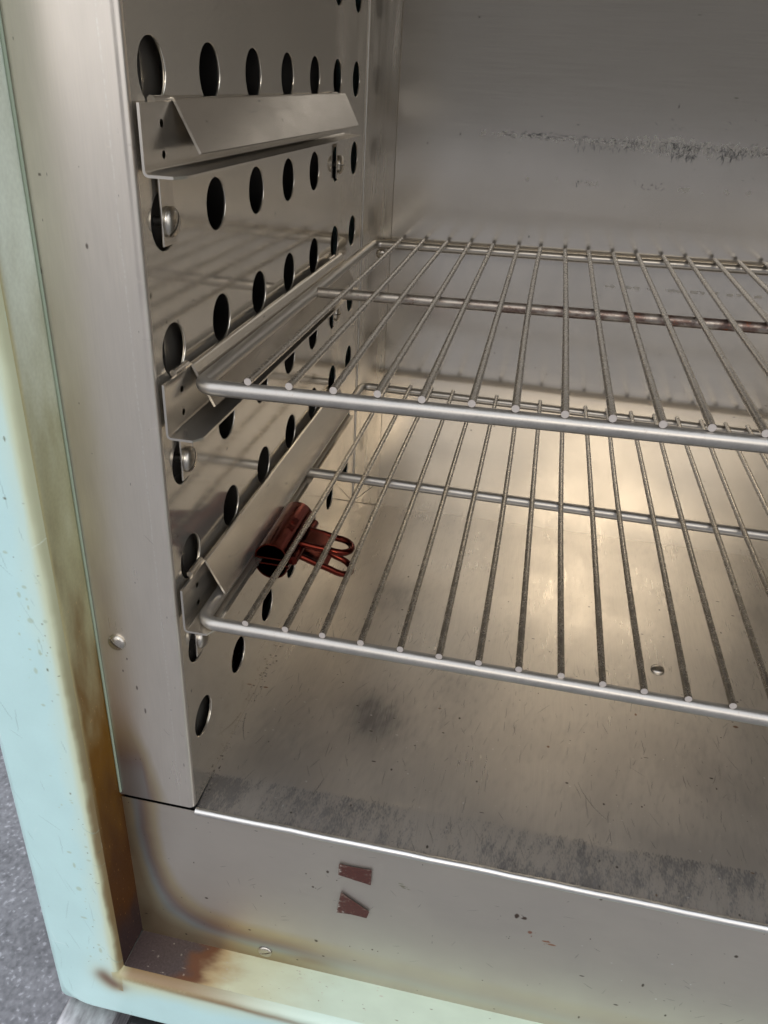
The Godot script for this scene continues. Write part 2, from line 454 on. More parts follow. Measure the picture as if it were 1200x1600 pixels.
	# uv of a tube: u metres along, v round it
	var wire := paint(1024, 48, func(u, v):
		var a: float = u * 420.0; var cy: float = cos(v * TAU) * 1.9; var cz: float = sin(v * TAU) * 1.9
		var q := w1.get_noise_3d(a * 0.09, cy * 0.16, cz * 0.16)
		var f := w2.get_noise_3d(a * 0.9, cy * 0.9, cz * 0.9)
		var c := Color(0.40, 0.37, 0.325) * (1.0 + f * 0.25 + q * 0.3)
		return [c, 0.25 + f * 0.1 + q * 0.1])
	M.wire = steel(wire, 0.95); M.wire.uv1_scale = Vector3(1.0 / 0.42, 1, 1)
	var rim := paint(1024, 64, func(u, v):
		var a: float = u * 500.0; var cy: float = cos(v * TAU) * 4.2; var cz: float = sin(v * TAU) * 4.2
		var q := w1.get_noise_3d(a * 0.07 + 70.0, cy * 0.1, cz * 0.1)
		var f := w2.get_noise_3d(a * 0.7 + 70.0, cy * 0.7, cz * 0.7)
		var c := Color(0.46, 0.43, 0.385) * (1.0 + f * 0.10 + q * 0.10)
		c = c.lerp(Color(0.36, 0.30, 0.24), smoothstep(0.48, 0.56, f + q * 0.2) * 0.6) # small rust specks, all round
		return [c, 0.38 + f * 0.1 + q * 0.06])
	M.rim = steel(rim, 0.88); M.rim.uv1_scale = Vector3(2, 1, 1)
	var rust := paint(1024, 64, func(u, v):
		var a: float = u * 500.0; var cy: float = cos(v * TAU) * 4.2; var cz: float = sin(v * TAU) * 4.2
		var q := w1.get_noise_3d(a * 0.06 + 170.0, cy * 0.1, cz * 0.1)
		var f := w2.get_noise_3d(a * 0.6 + 170.0, cy * 0.6, cz * 0.6)
		var c := Color(0.50, 0.455, 0.39) * (1.0 + f * 0.3)
		var k := smoothstep(20.0, 200.0, a) * 0.85
		c = c.lerp(Color(0.17, 0.105, 0.085), clampf(k * (0.8 + q * 1.2 + f * 0.5) + clampf(f + q - 0.2, 0.0, 1.0), 0.0, 0.93))
		c = c.lerp(Color(0.42, 0.11, 0.04), smoothstep(0.42, 0.55, q * 0.8 + f * 0.5) * smoothstep(180.0, 240.0, a))
		return [c, 0.40 + f * 0.14 + k * 0.05])
	M.rust = steel(rust, 0.85); M.rust.uv1_scale = Vector3(2, 1, 1)
	var endm := StandardMaterial3D.new(); endm.albedo_color = Color(0.82, 0.78, 0.74); endm.metallic = 0.6; endm.roughness = 0.5
	M.wire_end = endm
	# --- enamel
	make_enamel()
	# --- copper coloured clip
	var cp := StandardMaterial3D.new()
	var cpn := noise(81, 1.0, 4)
	var cpp := paint(256, 256, func(u, v):
		var f := cpn.get_noise_2d(u * 30.0, v * 30.0)
		return [Color(0.105, 0.018, 0.011) * (1.0 + f * 0.3), 0.19 + f * 0.08])
	cp = steel(cpp, 0.95)
	cp.metallic = 1.0
	M.copper = cp
	# --- tape residue
	var t1 := noise(91, 1.0, 4)
	var tp := paint(256, 256, func(u, v):
		var f := t1.get_noise_2d(u * 6.0, v * 6.0); var g := t1.get_noise_2d(u * 11.0 + 9.0, v * 11.0)
		var c := Color(0.068, 0.019, 0.013) * (1.0 + g * 0.5)
		var edge := minf(minf(u, 1.0 - u), minf(v, 1.0 - v))
		c = c.lerp(Color(0.13, 0.085, 0.065), smoothstep(0.20, 0.5, f * 0.7 + g * 0.25 + smoothstep(0.2, 0.0, edge) * 0.25 + smoothstep(0.45, 0.05, u) * 0.2) * 0.85)
		c = c.lerp(Color(0.40, 0.36, 0.32), smoothstep(0.56, 0.68, f * 0.8 + g * 0.3 + smoothstep(0.3, 0.05, u) * 0.25))
		return [c, 0.42 + g * 0.15])
	M.tape = steel(tp, 0.0)
	# --- asphalt
	var s1 := noise(95, 1.0, 3, FastNoiseLite.TYPE_CELLULAR); var s2 := noise(96, 1.0, 4); var s3 := noise(97, 1.0, 2)
	s1.cellular_return_type = FastNoiseLite.RETURN_CELL_VALUE
	s1.fractal_type = FastNoiseLite.FRACTAL_NONE
	var asp := paint(640, 640, func(u, v):
		var c1 := s1.get_noise_2d(u * 230.0, v * 230.0)
		var f := s2.get_noise_2d(u * 60.0, v * 60.0)
		var g := s3.get_noise_2d(u * 8.0, v * 8.0)
		var k := 0.165 * (1.0 + f * 0.42 + g * 0.2 + c1 * 0.12)
		k += smoothstep(0.80, 1.0, c1 + f * 0.35) * 0.10
		return [Color(k * 0.99, k * 0.975, k * 1.015), 0.85])
	var am := StandardMaterial3D.new()
	am.albedo_texture = ImageTexture.create_from_image(asp[0])
	am.roughness = 0.9
	am.uv1_triplanar = true; am.uv1_world_triplanar = true; am.uv1_scale = Vector3(1.7, 1.7, 1.7)
	M.asphalt = am

func make_enamel() -> void:
	var AQ := Color(0.53, 0.745, 0.725)     # pale turquoise enamel
	var CREAM := Color(0.60, 0.60, 0.36)
	var BROWN := Color(0.20, 0.105, 0.035)
	var DARK := Color(0.035, 0.02, 0.019)
	var e1 := noise(71, 1.0, 4); var e2 := noise(72, 1.0, 4)
	var X0 := -107.0; var X1 := 300.0; var Y0 := -198.0; var Y1 := 420.0
	var face := paint(720, 1080, func(u, v):
		var x: float = lerpf(X0, X1, u); var y: float = lerpf(Y1, Y0, v)
		var p := e1.get_noise_2d(x * 0.02, y * 0.02); var f := e2.get_noise_2d(x * 0.4, y * 0.4)
		var c := AQ * (1.0 + p * 0.05 + f * 0.015)
		var dl := -50.0 - x + p * 1.2; var db := SILL * 1000.0 - y + p * 1.2
		# heat yellowing next to the opening, left and bottom
		if dl > -1.0 and y > SILL * 1000.0 - 20.0:
			c = c.lerp(Color(0.62, 0.70, 0.55), smoothstep(17.0 + p * 9.0, 3.0, dl) * 0.5)
			c = c.lerp(CREAM, smoothstep(7.0 + p * 4.0, 1.5, dl) * 0.75)
			var burnt := Color(0.27, 0.25, 0.13).lerp(Color(0.16, 0.09, 0.025), smoothstep(190.0, 0.0, y))
			c = c.lerp(burnt, smoothstep(3.0, 0.4, dl) * (0.35 + 0.55 * smoothstep(260.0, 60.0, y)))
		if db > -1.0 and x > -56.0:
			var ex := exp(-pow(maxf(x + 30.0, 0.0) / 75.0, 2.0))
			c = c.lerp(CREAM, smoothstep(24.0 + p * 8.0, 0.0, db) * (0.35 + 0.6 * ex))
			var br := exp(-pow(maxf(x + 15.0, 0.0) / 55.0, 2.0)) * smoothstep(-58.0, -42.0, x)
			c = c.lerp(BROWN, smoothstep(8.0 + f * 2.0 + p * 4.0, 1.0, db) * br * 0.9)
			c = c.lerp(BROWN, exp(-pow((db - 4.0 - 0.02 * (x + 50.0)) / 3.0, 2.0)) * exp(-pow((x - 30.0) / 85.0, 2.0)) * 0.8)
		# scorched mark on the corner
		var q := Vector2(x + 59.0, y + 151.0).rotated(0.80)
		var q2 := q.y - q.x * q.x * 0.012
		var sc := exp(-pow(q.x / 12.5, 4.0) - pow(q2 / 7.4, 2.0))
		c = c.lerp(CREAM, exp(-pow(q.x / 16.0, 2.0) - pow(q2 / 10.0, 2.0)) * 0.7)
		c = c.lerp(Color(0.13, 0.062, 0.028), sc * 0.95)
		return [c, 0.33 + p * 0.06])
	scratch(face, 50, Rect2(0, 0.1, 0.4, 0.9), Vector2(1, 1), 1.4, 4, 26, Color(0.9, 0.95, 0.94), 0.6, 73)
	scratch(face, 60, Rect2(0.0, 0.2, 0.14, 0.8), Vector2(0.2, 1), 0.3, 5, 40, Color(0.55, 0.66, 0.65), 0.5, 74)
	specks(face, 60, Rect2(0, 0.1, 0.7, 0.9), 0.5, 2.0, Color(0.3, 0.34, 0.3), 0.6, 75)
	specks(face, 60, Rect2(0.085, 0.35, 0.045, 0.55), 0.6, 3.4, Color(0.66, 0.72, 0.62), 0.55, 79)
	specks(face, 24, Rect2(0.10, 0.2, 0.035, 0.7), 0.5, 1.6, Color(0.36, 0.38, 0.3), 0.7, 80)
	M.face = steel(face, 0.0)
	M.face.texture_repeat = false
	# inner return beside the flange: u depth (0 front), v height
	var ret := paint(96, 1024, func(u, v):
		var y: float = lerpf(H * 1000.0 + 45.0, SILL * 1000.0, v)
		var p := e1.get_noise_2d(u * 1.2 + 20.0, y * 0.012); var f := e2.get_noise_2d(u * 12.0, y * 0.35)
		var c := Color(0.58, 0.63, 0.53).lerp(Color(0.33, 0.315, 0.18), smoothstep(420.0, 180.0, y + p * 60.0))
		c = c.lerp(Color(0.135, 0.060, 0.005), smoothstep(200.0, 60.0, y + p * 60.0))
		c = c.lerp(Color(0.062, 0.021, 0.004), smoothstep(60.0, -60.0, y + p * 50.0))
		c = c.lerp(DARK, smoothstep(-80.0, -130.0, y + p * 30.0))
		c = c.lerp(Color(0.42, 0.38, 0.20), smoothstep(0.12 + p * 0.06, 0.0, u) * smoothstep(-40.0, 160.0, y))
		return [c * (1.0 + f * 0.1 + p * 0.12), 0.46 + f * 0.06])
	specks(ret, 120, Rect2(0, 0.6, 1, 0.4), 0.5, 1.2, Color(0.75, 0.6, 0.4), 0.6, 76)
	M.ret = steel(ret, 0.0)
	M.ret.metallic_specular = 0.3
	# sill: u along x from the left corner, v depth (0 front)
	var sill := paint(1024, 96, func(u, v):
		var x: float = u * (W * 1000.0 + 100.0) - 50.0
		var p := e1.get_noise_2d(x * 0.03, v * 2.0 + 60.0); var f := e2.get_noise_2d(x * 0.6, v * 14.0)
		var c := Color(0.07, 0.05, 0.047) * (1.0 + f * 0.45)
		var e: float = x + p * 10.0 - v * 6.0
		c = c.lerp(Color(0.13, 0.05, 0.022), smoothstep(-18.0, -4.0, e))
		c = c.lerp(Color(0.42, 0.31, 0.16), smoothstep(-2.0, 14.0, e))
		c = c.lerp(Color(0.55, 0.56, 0.38), smoothstep(10.0, 32.0, e))
		c = c.lerp(Color(0.54, 0.64, 0.51), smoothstep(34.0, 100.0, e))
		return [c * (1.0 + p * 0.06), 0.36 + f * 0.06])
	specks(sill, 90, Rect2(0, 0, 0.3, 1), 0.5, 1.8, Color(0.7, 0.66, 0.6), 0.6, 77)
	specks(sill, 60, Rect2(0.1, 0, 0.9, 1), 0.5, 1.6, Color(0.3, 0.25, 0.18), 0.6, 78)
	M.sill = steel(sill, 0.0)
	var body := StandardMaterial3D.new(); body.albedo_color = Color(0.47, 0.70, 0.68).linear_to_srgb(); body.roughness = 0.4
	M.body = body

func build_ground() -> void:
	var b := MB.new()
	b.quad(Vector3(-40, GROUND, -40), Vector3(40, GROUND, -40), Vector3(40, GROUND, 40), Vector3(-40, GROUND, 40))
	var o := put("ground", b, M.asphalt, self)
	o.set_meta("kind", "structure")
	o.set_meta("label", "grey speckled asphalt under the oven")

# gently uneven sheet between four corners (a top left, b top right, c bottom right, d bottom left seen from the front)
func uneven(a: Vector3, b: Vector3, c: Vector3, d: Vector3, amp: float, sd: int, N := 28) -> MB:
	var m := MB.new()
	var f := noise(sd, 4.0, 2)
	var nn := (c - a).cross(b - a).normalized()
	var rows := []; var uvs := []
	for i in N + 1:
		var row := []; var ur := []
		for j in N + 1:
			var u := float(j) / N; var v := float(i) / N
			var p := a.lerp(b, u).lerp(d.lerp(c, u), v)
			var e := minf(minf(u, 1.0 - u), minf(v, 1.0 - v))
			p += nn * amp * f.get_noise_2d(p.x + p.z * 1.3, p.y + p.z * 0.7) * smoothstep(0.0, 0.08, e)
			row.append(p); ur.append(Vector2(u, v))
		rows.append(row); uvs.append(ur)
	m.grid(rows, uvs)
	return m

# side panel with round holes; s = 1 left wall at x = 0 facing right, s = -1 the opposite one
func perforated(s: float) -> MB:
	var m := MB.new()
	var th := 0.0014
	var x0 := 0.0 if s > 0 else W
	var xb := x0 - s * th
	var SEG := 36
	var zc0 := -0.0244; var yc0 := 0.4115
	var zs := [] ; var ys := []
	for i in 7: zs.append(zc0 - i * PZ)
	for j in range(-2, 7): ys.append(yc0 - j * PY)
	var z_hi: float = zs[0] + 0.0205 ; var z_lo: float = -D
	var uvf := func(y: float, z: float): return Vector2(-z / D, 1.0 - y / H)
	var flat := func(y0: float, y1: float, za: float, zb: float):
		for side in 2:
			var x := x0 if side == 0 else xb
			var q := [Vector3(x, y1, za), Vector3(x, y1, zb), Vector3(x, y0, zb), Vector3(x, y0, za)]
			var uv := []
			for p in q: uv.append(uvf.call(p.y, p.z))
			if (side == 0) == (s > 0): m.quad(q[0], q[1], q[2], q[3], uv)
			else:
				uv.reverse(); m.quad(q[3], q[2], q[1], q[0], uv)
	# margins
	flat.call(ys[0] + PY * 0.5, H, z_hi, z_lo)
	flat.call(0.0, ys[-1] - PY * 0.5, z_hi, z_lo)
	for j in ys.size():
		var yc: float = ys[j]
		flat.call(yc - PY * 0.5, yc + PY * 0.5, zs[-1] - PZ * 0.5, z_lo) # behind the last hole
		for i in zs.size():
			var zc: float = zs[i]
			var za := zc + PZ * 0.5 if i > 0 else z_hi
			var zb := zc - PZ * 0.5
			for k in SEG:
				var a0 := TAU * k / SEG; var a1 := TAU * (k + 1) / SEG
				var pts := []
				for a in [a0, a1]:
					var d := Vector2(cos(a), sin(a)) # (z, y)
					var tz: float = ((za - zc) if d.x > 0 else (zc - zb)) / maxf(absf(d.x), 1e-6)
					var ty: float = PY * 0.5 / maxf(absf(d.y), 1e-6)
					var tt := minf(tz, ty)
					pts.append([Vector2(zc, yc) + d * (HR + 0.0005), Vector2(zc, yc) + d * tt])
				# corners of the cell
				for side in 2:
					var x := x0 if side == 0 else xb
					var A := Vector3(x, pts[0][0].y, pts[0][0].x); var B := Vector3(x, pts[0][1].y, pts[0][1].x)
					var C := Vector3(x, pts[1][1].y, pts[1][1].x); var E := Vector3(x, pts[1][0].y, pts[1][0].x)
					var q := [A, B, C, E]
					var uv := []
					for p in q: uv.append(uvf.call(p.y, p.z))
					var flip := (side == 0) == (s > 0)
					if flip: m.quad(A, B, C, E, uv)
					else:
						uv.reverse(); m.quad(E, C, B, A, uv)
					# fill the corner triangle when the outline turns
					var corner_z := za if cos((a0 + a1) * 0.5) > 0 else zb
					var corner_y := yc + PY * 0.5 * signf(sin((a0 + a1) * 0.5))
					var on_z := func(p: Vector2): return absf(p.x - corner_z) < 1e-6
					var on_y := func(p: Vector2): return absf(p.y - corner_y) < 1e-6
					var b0: Vector2 = pts[0][1]; var b1: Vector2 = pts[1][1]
					if (on_z.call(b0) and not on_y.call(b0) and on_y.call(b1) and not on_z.call(b1)) or (on_y.call(b0) and not on_z.call(b0) and on_z.call(b1) and not on_y.call(b1)):
						var K := Vector3(x, corner_y, corner_z)
						var kk := m.v.size()
						for p in [B, K, C]:
							m.v.append(p); m.n.append(Vector3(s if side == 0 else -s, 0, 0)); m.t.append(uvf.call(p.y, p.z))
						if flip: m.ix.append_array(PackedInt32Array([kk, kk + 1, kk + 2]))
						else: m.ix.append_array(PackedInt32Array([kk, kk + 2, kk + 1]))
			# hole wall
			var lipx := [x0, x0 - s * 0.00012, x0 - s * 0.0005, xb + s * 0.0001, xb]
			var lipr := [HR + 0.0005, HR + 0.00015, HR, HR, HR + 0.0005]
			var rows := []; var uvs := []
			for q in 5:
				var row := []; var ur := []
				for k in SEG + 1:
					var a := TAU * k / SEG
					row.append(Vector3(lipx[q], yc + sin(a) * lipr[q], zc + cos(a) * lipr[q]))
					ur.append(Vector2(0.5 + 0.002 * q, 0.3 + 0.001 * k))
				if s > 0: row.reverse()
				rows.append(row); uvs.append(ur)
			m.grid(rows, uvs, true)
	return m

func screw_mesh(r: float, h: float, slot := 0.0011) -> ArrayMesh:
	# domed slotted head, axis +z, base at z = 0; slot along x
	var m := MB.new()
	for s in [-1.0, 1.0]:
		var rows := []
		for i in 9:
			var f := i / 8.0
			var rr := r * sin(f * PI * 0.5)
			var z := h * (0.25 + 0.75 * cos(f * PI * 0.5))
			var row := []
			for j in 17:
				var a := PI * j / 16.0
				var p := Vector3(rr * cos(a), maxf(rr * sin(a), 0.0), z)
				p.y = maxf(p.y, slot * 0.5)
				row.append(Vector3(p.x, p.y * s, p.z))
			if s > 0: row.reverse()
			rows.append(row)
		var last := []
		for p in rows[-1]: last.append(Vector3(p.x, p.y, 0.0))
		m.grid(rows)
		m.grid([rows[-1], last])
		# slot wall
		var top := []; var bot := []
		for i in 13:
			var x := lerpf(-r, r, i / 12.0)
			var z := h * (0.25 + 0.75 * sqrt(maxf(1.0 - x * x / (r * r), 0.0)))
			top.append(Vector3(x, s * slot * 0.5, z)); bot.append(Vector3(x, s * slot * 0.5, h * 0.2))
		m.grid([top, bot])
	m.box(Vector3(-r * 0.97, -slot * 0.6, 0.0), Vector3(r * 0.97, slot * 0.6, h * 0.35))
	return m.mesh()

func screw(parent: Node, at: Vector3, normal: Vector3, r: float, h: float, turn: float) -> MeshInstance3D:
	var o := put("screw", screw_mesh(r, h), M.screw, parent)
	var up := Vector3.UP if absf(normal.y) < 0.9 else Vector3.BACK
	var x := up.cross(normal).normalized()
	o.transform = Transform3D(Basis(x, normal.cross(x), normal) * Basis(Vector3.BACK, turn), at)
	return o

func rounded_loop(o: float, z: float, r: float, seg := 6) -> Array:
	var x0 := -FL - o; var x1 := W + FL + o; var y0 := SILL - o; var y1 := H + 0.045 + o
	var out := []
	var cs := [[Vector2(x0 + r, y0 + r), PI], [Vector2(x1 - r, y0 + r), PI * 1.5], [Vector2(x1 - r, y1 - r), 0.0], [Vector2(x0 + r, y1 - r), PI * 0.5]]
	for c in cs:
		for k in seg + 1:
			var a: float = c[1] + PI * 0.5 * k / seg
			out.append(Vector3(c[0].x + cos(a) * r, c[0].y + sin(a) * r, z))
	out.append(out[0])
	return out

func build_oven() -> void:
	var oven := thing("laboratory_oven", "pale turquoise enamelled laboratory oven with an open stainless steel chamber", "oven", Vector3(0, GROUND, 0))
	var base := Vector3(0, -GROUND, 0)
	# painted door frame, lofted from rounded rectangles
	var m := MB.new()
	var prof := [[0.0, 0.0275, 0.001], [0.0006, 0.0303, 0.0014], [0.0018, 0.0326, 0.002], [0.0040, 0.0338, 0.003], [0.006, FRONT, 0.004], [0.008, FRONT, 0.005], [0.030, FRONT, 0.014], [0.0465, FRONT, 0.021], [0.0478, FRONT, 0.0215], [0.0490, 0.0336, 0.022], [0.0500, 0.0326, 0.0215], [0.0535, 0.0296, 0.012], [0.0550, 0.0285, 0.006], [0.0562, 0.0265, 0.004], [0.0565, 0.0240, 0.003], [0.0565, 0.002, 0.003]]
	var rows := []; var uvs := []
	var X0 := -0.107; var X1 := 0.300; var Y0 := -0.198; var Y1 := 0.420
	for p in prof:
		var row := rounded_loop(p[0], p[1], p[2])
		var ur := []
		for q in row: ur.append(Vector2((q.x - X0) / (X1 - X0), (Y1 - q.y) / (Y1 - Y0)))
		rows.append(row); uvs.append(ur)
	m.grid(rows, uvs, true)
	var frame := put("door_frame", m, M.face, oven, base)
	frame.set_meta("label", "pale turquoise enamel door frame yellowed by heat")
	# inner returns of the frame
	var xa := -FL; var xb := W + FL; var ya := SILL; var yb := H + 0.045; var zf := 0.0276
	m = MB.new()
	m.quad(Vector3(xa, yb, zf), Vector3(xa, yb, -0.004), Vector3(xa, ya, -0.004), Vector3(xa, ya, zf))
	put("frame_return", m, M.ret, frame).set_meta("label", "inner face of the frame scorched olive to dark brown")
	m = MB.new()
	m.quad(Vector3(xb, yb, -0.004), Vector3(xb, yb, zf), Vector3(xb, ya, zf), Vector3(xb, ya, -0.004))
	put("frame_return", m, M.body, frame)
	m = MB.new()
	m.quad(Vector3(xa, ya, zf), Vector3(xa, ya - 0.002, -0.004), Vector3(xb, ya - 0.002, -0.004), Vector3(xb, ya, zf), [Vector2(0, 0), Vector2(0, 1), Vector2(1, 1), Vector2(1, 0)])
	put("frame_sill", m, M.sill, frame).set_meta("label", "sill of the frame burnt dark brown in the corner")
	m = MB.new()
	m.quad(Vector3(xa, yb, -0.004), Vector3(xa, yb, zf), Vector3(xb, yb, zf), Vector3(xb, yb, -0.004))
	put("frame_head", m, M.body, frame)
	m = MB.new()
	m.tube([Vector3(xa + 0.0007, yb - 0.001, 0.0009), Vector3(xa + 0.0007, 0.004, 0.0009)], 0.0008, 10)
	put("gasket_bead", m, M.bead, frame)
	# outer shell
	m = MB.new()
	var zback := -D - 0.09
	var ox0 := -0.1065; var ox1 := W + 0.1065; var oy0 := -0.197; var oy1 := H + 0.1015
	m.box(Vector3(ox0, oy0, zback), Vector3(ox0 + 0.002, oy1, 0.0019))
	put("shell_side", m, M.body, oven, base)
	m = MB.new(); m.box(Vector3(ox1 - 0.002, oy0, zback), Vector3(ox1, oy1, 0.0019)); put("shell_side", m, M.body, oven, base)
	m = MB.new(); m.box(Vector3(ox0 + 0.0021, oy1 - 0.002, zback), Vector3(ox1 - 0.0021, oy1, 0.0019)); put("shell_top", m, M.body, oven, base)
	m = MB.new(); m.box(Vector3(ox0 + 0.0021, oy0, zback), Vector3(ox1 - 0.0021, oy0 + 0.002, 0.0019)); put("shell_bottom", m, M.body, oven, base)
	m = MB.new(); m.box(Vector3(ox0 + 0.0021, oy0 + 0.0021, zback), Vector3(ox1 - 0.0021, oy1 - 0.0021, zback + 0.002)); put("shell_back", m, M.body, oven, base)
	# legs down to the ground
	for lx in [ox0 + 0.005, ox1 - 0.045]:
		for lz in [-0.02 - 0.04, zback + 0.01]:
			m = MB.new(); m.bevel_box(Vector3(lx, GROUND, lz), Vector3(lx + 0.04, oy0 - 0.0005, lz + 0.04), 0.003)
			put("leg", m, M.dark, oven, base)
	# lower hinge bracket in front of the bottom edge
	var hm := streak_steel(256, 256, 30.0, 30.0, Color(0.42, 0.40, 0.40), 0.5, 85, 0.5)
	scratch(hm, 200, Rect2(0, 0, 1, 1), Vector2(1, 0.3), 0.8, 5, 30, Color(0.85, 0.85, 0.85), 0.5, 86)
	M.hinge = steel(hm, 0.7)
	m = MB.new(); m.bevel_box(Vector3(-0.1005, -0.230, -0.01), Vector3(-0.0615, -0.1990, 0.085), 0.0012)
	put("hinge_bracket", m, M.hinge, oven, base).set_meta("label", "worn grey metal bracket under the frame corner")
	m = MB.new(); m.bevel_box(Vector3(-0.050, -0.226, -0.01), Vector3(-0.030, -0.1985, 0.036), 0.002)
	put("hinge_knuckle", m, M.dark, oven, base)
	# flange beside the opening, with the folded edge into the chamber
	var fh := H + 0.045
	for s in [1.0, -1.0]:
		m = MB.new()
		var pts := []
		var us := []
		for k in 9:
			var a := PI * 0.5 * k / 8.0
			pts.append(Vector2(-0.0035 + 0.0035 * cos(a), -0.0035 + 0.0035 * sin(a))); us.append(1.0 - 0.02 * k / 8.0)
		pts.push_front(Vector2(0.0, -0.0039)); us.push_front(1.0)
		for x in [-0.006, -0.012, -0.025, -0.038, -FL]:
			pts.append(Vector2(x, 0.0)); us.append(1.0 + x / FL * 1.0 if x > -0.006 else 1.0 + x / FL)
		rows = []; uvs = []
		for i in 33:
			var f := i / 32.0
			var row := []; var ur := []
			for j in pts.size():
				row.append(Vector3(pts[j].x if s > 0 else W - pts[j].x, lerpf(fh, 0.0010, f), pts[j].y))
				ur.append(Vector2(clampf(us[j], 0.005, 0.995), f))
			if s > 0: row.reverse(); ur.reverse()
			rows.append(row); uvs.append(ur)
		m.grid(rows, uvs)
		var fl := put("front_flange", m, M.flange, oven, base)
		if s > 0:
			screw(fl, Vector3(-0.0373, 0.1265, 0.0), Vector3.BACK, 0.0052, 0.0030, -0.75)
	# head flange over the opening
	m = MB.new(); m.quad(Vector3(0.0, H + 0.045, 0.0), Vector3(W, H + 0.045, 0.0), Vector3(W, H, 0.0), Vector3(0, H, 0.0))
	put("head_flange", m, M.sheet, oven, base)
	# panel below the chamber
	m = uneven(Vector3(-FL, -0.0020, -0.0006), Vector3(W + FL, -0.0020, -0.0006), Vector3(W + FL, -0.1430, -0.0006), Vector3(-FL, -0.1430, -0.0006), 0.0006, 301, 40)
	var lower := put("lower_front_panel", m, M.lower, oven, base)
	lower.set_meta("label", "stainless panel under the chamber with brown and blue heat colours in its corner")
	screw(lower, Vector3(0.0441, -0.1335, -0.0006), Vector3.BACK, 0.0050, 0.0018, 0.4)
	# dark gap behind the joint
	m = MB.new(); m.box(Vector3(-FL, -0.006, -0.006), Vector3(-0.0005, 0.005, -0.004)); put("joint_backing", m, M.dark, oven, base)
	# chamber floor with its fold and rounded lip
	m = MB.new()
	rows = []; uvs = []
	var fz := [-D, -0.40, -0.35, -0.30, -0.25, -0.20, -0.16, -0.12, -0.09, -0.06, -0.045, -0.036, -0.0335, -0.031, -0.028, -0.020, -0.010, -0.003]
	var wf := noise(305, 5.0, 2)
	for z in fz:
		var row := []; var ur := []
		for i in 29:
			var x := W * i / 28.0
			var y := 0.0
			if z > -0.034: y = -0.0022 * (z + 0.033) / 0.030
			elif z > -D + 0.01 and i > 0 and i < 28: y = wf.get_noise_2d(x, z) * 0.0007
			row.append(Vector3(x, y, z)); ur.append(Vector2(float(i) / 28.0, 1.0 + z / D))
		rows.append(row); uvs.append(ur)
	m.grid(rows, uvs)
	var flo := put("chamber_floor", m, M.floor, oven, base)
	flo.set_meta("label", "scuffed stainless chamber floor with dark grime along its front fold")
	m = MB.new()
	var lipp := []
	for i in 41:
		var f := i / 40.0
		lipp.append(Vector3(lerpf(0.0005, W - 0.0005, f), -0.0026 + 0.00035 * wf.get_noise_2d(f * 2.0, 5.0), -0.0015 + 0.0003 * wf.get_noise_2d(f * 3.0, 9.0)))
	m.tube(lipp, 0.0024, 16)
	put("floor_lip", m, M.lip, flo)
	screw(flo, Vector3(0.3077, 0.0003, -0.2210), Vector3.UP, 0.0055, 0.0032, 0.3)
	# back wall, corner strips, ceiling
	m = uneven(Vector3(0, H, -D), Vector3(W, H, -D), Vector3(W, 0, -D), Vector3(0, 0, -D), 0.0006, 303)
	put("back_wall", m, M.back, oven, base).set_meta("label", "stainless back wall with a band of black scuff marks")
	for s in [1.0, -1.0]:
		m = MB.new()
		var x0 := 0.0 if s > 0 else W - 0.0285
		m.bevel_box(Vector3(x0 + 0.0002, 0.0002, -D - 0.002), Vector3(x0 + 0.0283, H - 0.0002, -D + 0.0011), 0.0005)
		var st := put("corner_strip", m, M.strip, oven, base)
		screw(st, Vector3(0.0196 if s > 0 else W - 0.0196, 0.2684, -D + 0.0011), Vector3.BACK, 0.0048, 0.0034, 0.2)
	m = MB.new(); m.quad(Vector3(0, H, 0), Vector3(W, H, 0), Vector3(W, H, -D), Vector3(0, H, -D)); put("chamber_ceiling", m, M.sheet, oven, base)
	# perforated sides and the air duct behind them
	for s in [1.0, -1.0]:
		var pn := put("perforated_panel", perforated(s), M.panel, oven, base)
		pn.set_meta("label", "stainless side panel with rows of round air holes")
		m = MB.new()
		if s > 0: m.box(Vector3(-0.030, 0.0, -D), Vector3(-0.028, H, -0.004))
		else: m.box(Vector3(W + 0.028, 0.0, -D), Vector3(W + 0.030, H, -0.004))
		put("duct_wall", m, M.duct, oven, base)
		m = MB.new()
		if s > 0: m.box(Vector3(-0.0080, 0.0, -0.046), Vector3(-0.0065, H, -0.027))
		else: m.box(Vector3(W + 0.0065, 0.0, -0.046), Vector3(W + 0.0080, H, -0.027))
		put("duct_strut", m, M.sheet, oven, base)
		# vertical edge of the panel against the back
		m = MB.new()
		var ex := 0.0004 if s > 0 else W - 0.0004
		m.tube([Vector3(ex, 0.002, -D + 0.0020), Vector3(ex, H - 0.002, -D + 0.0020)], 0.0007, 8)
		put("panel_edge", m, M.lip, oven, base)
	# welded seams that meet in the lower back corner
	for q in [[Vector3(0.003, 0.003, -D + 0.0012), Vector3(0.0265, 0.0265, -D + 0.0012)]]:
		m = MB.new(); m.tube([q[0], q[1]], 0.0005, 6); put("corner_seam", m, M.screw, oven, base)

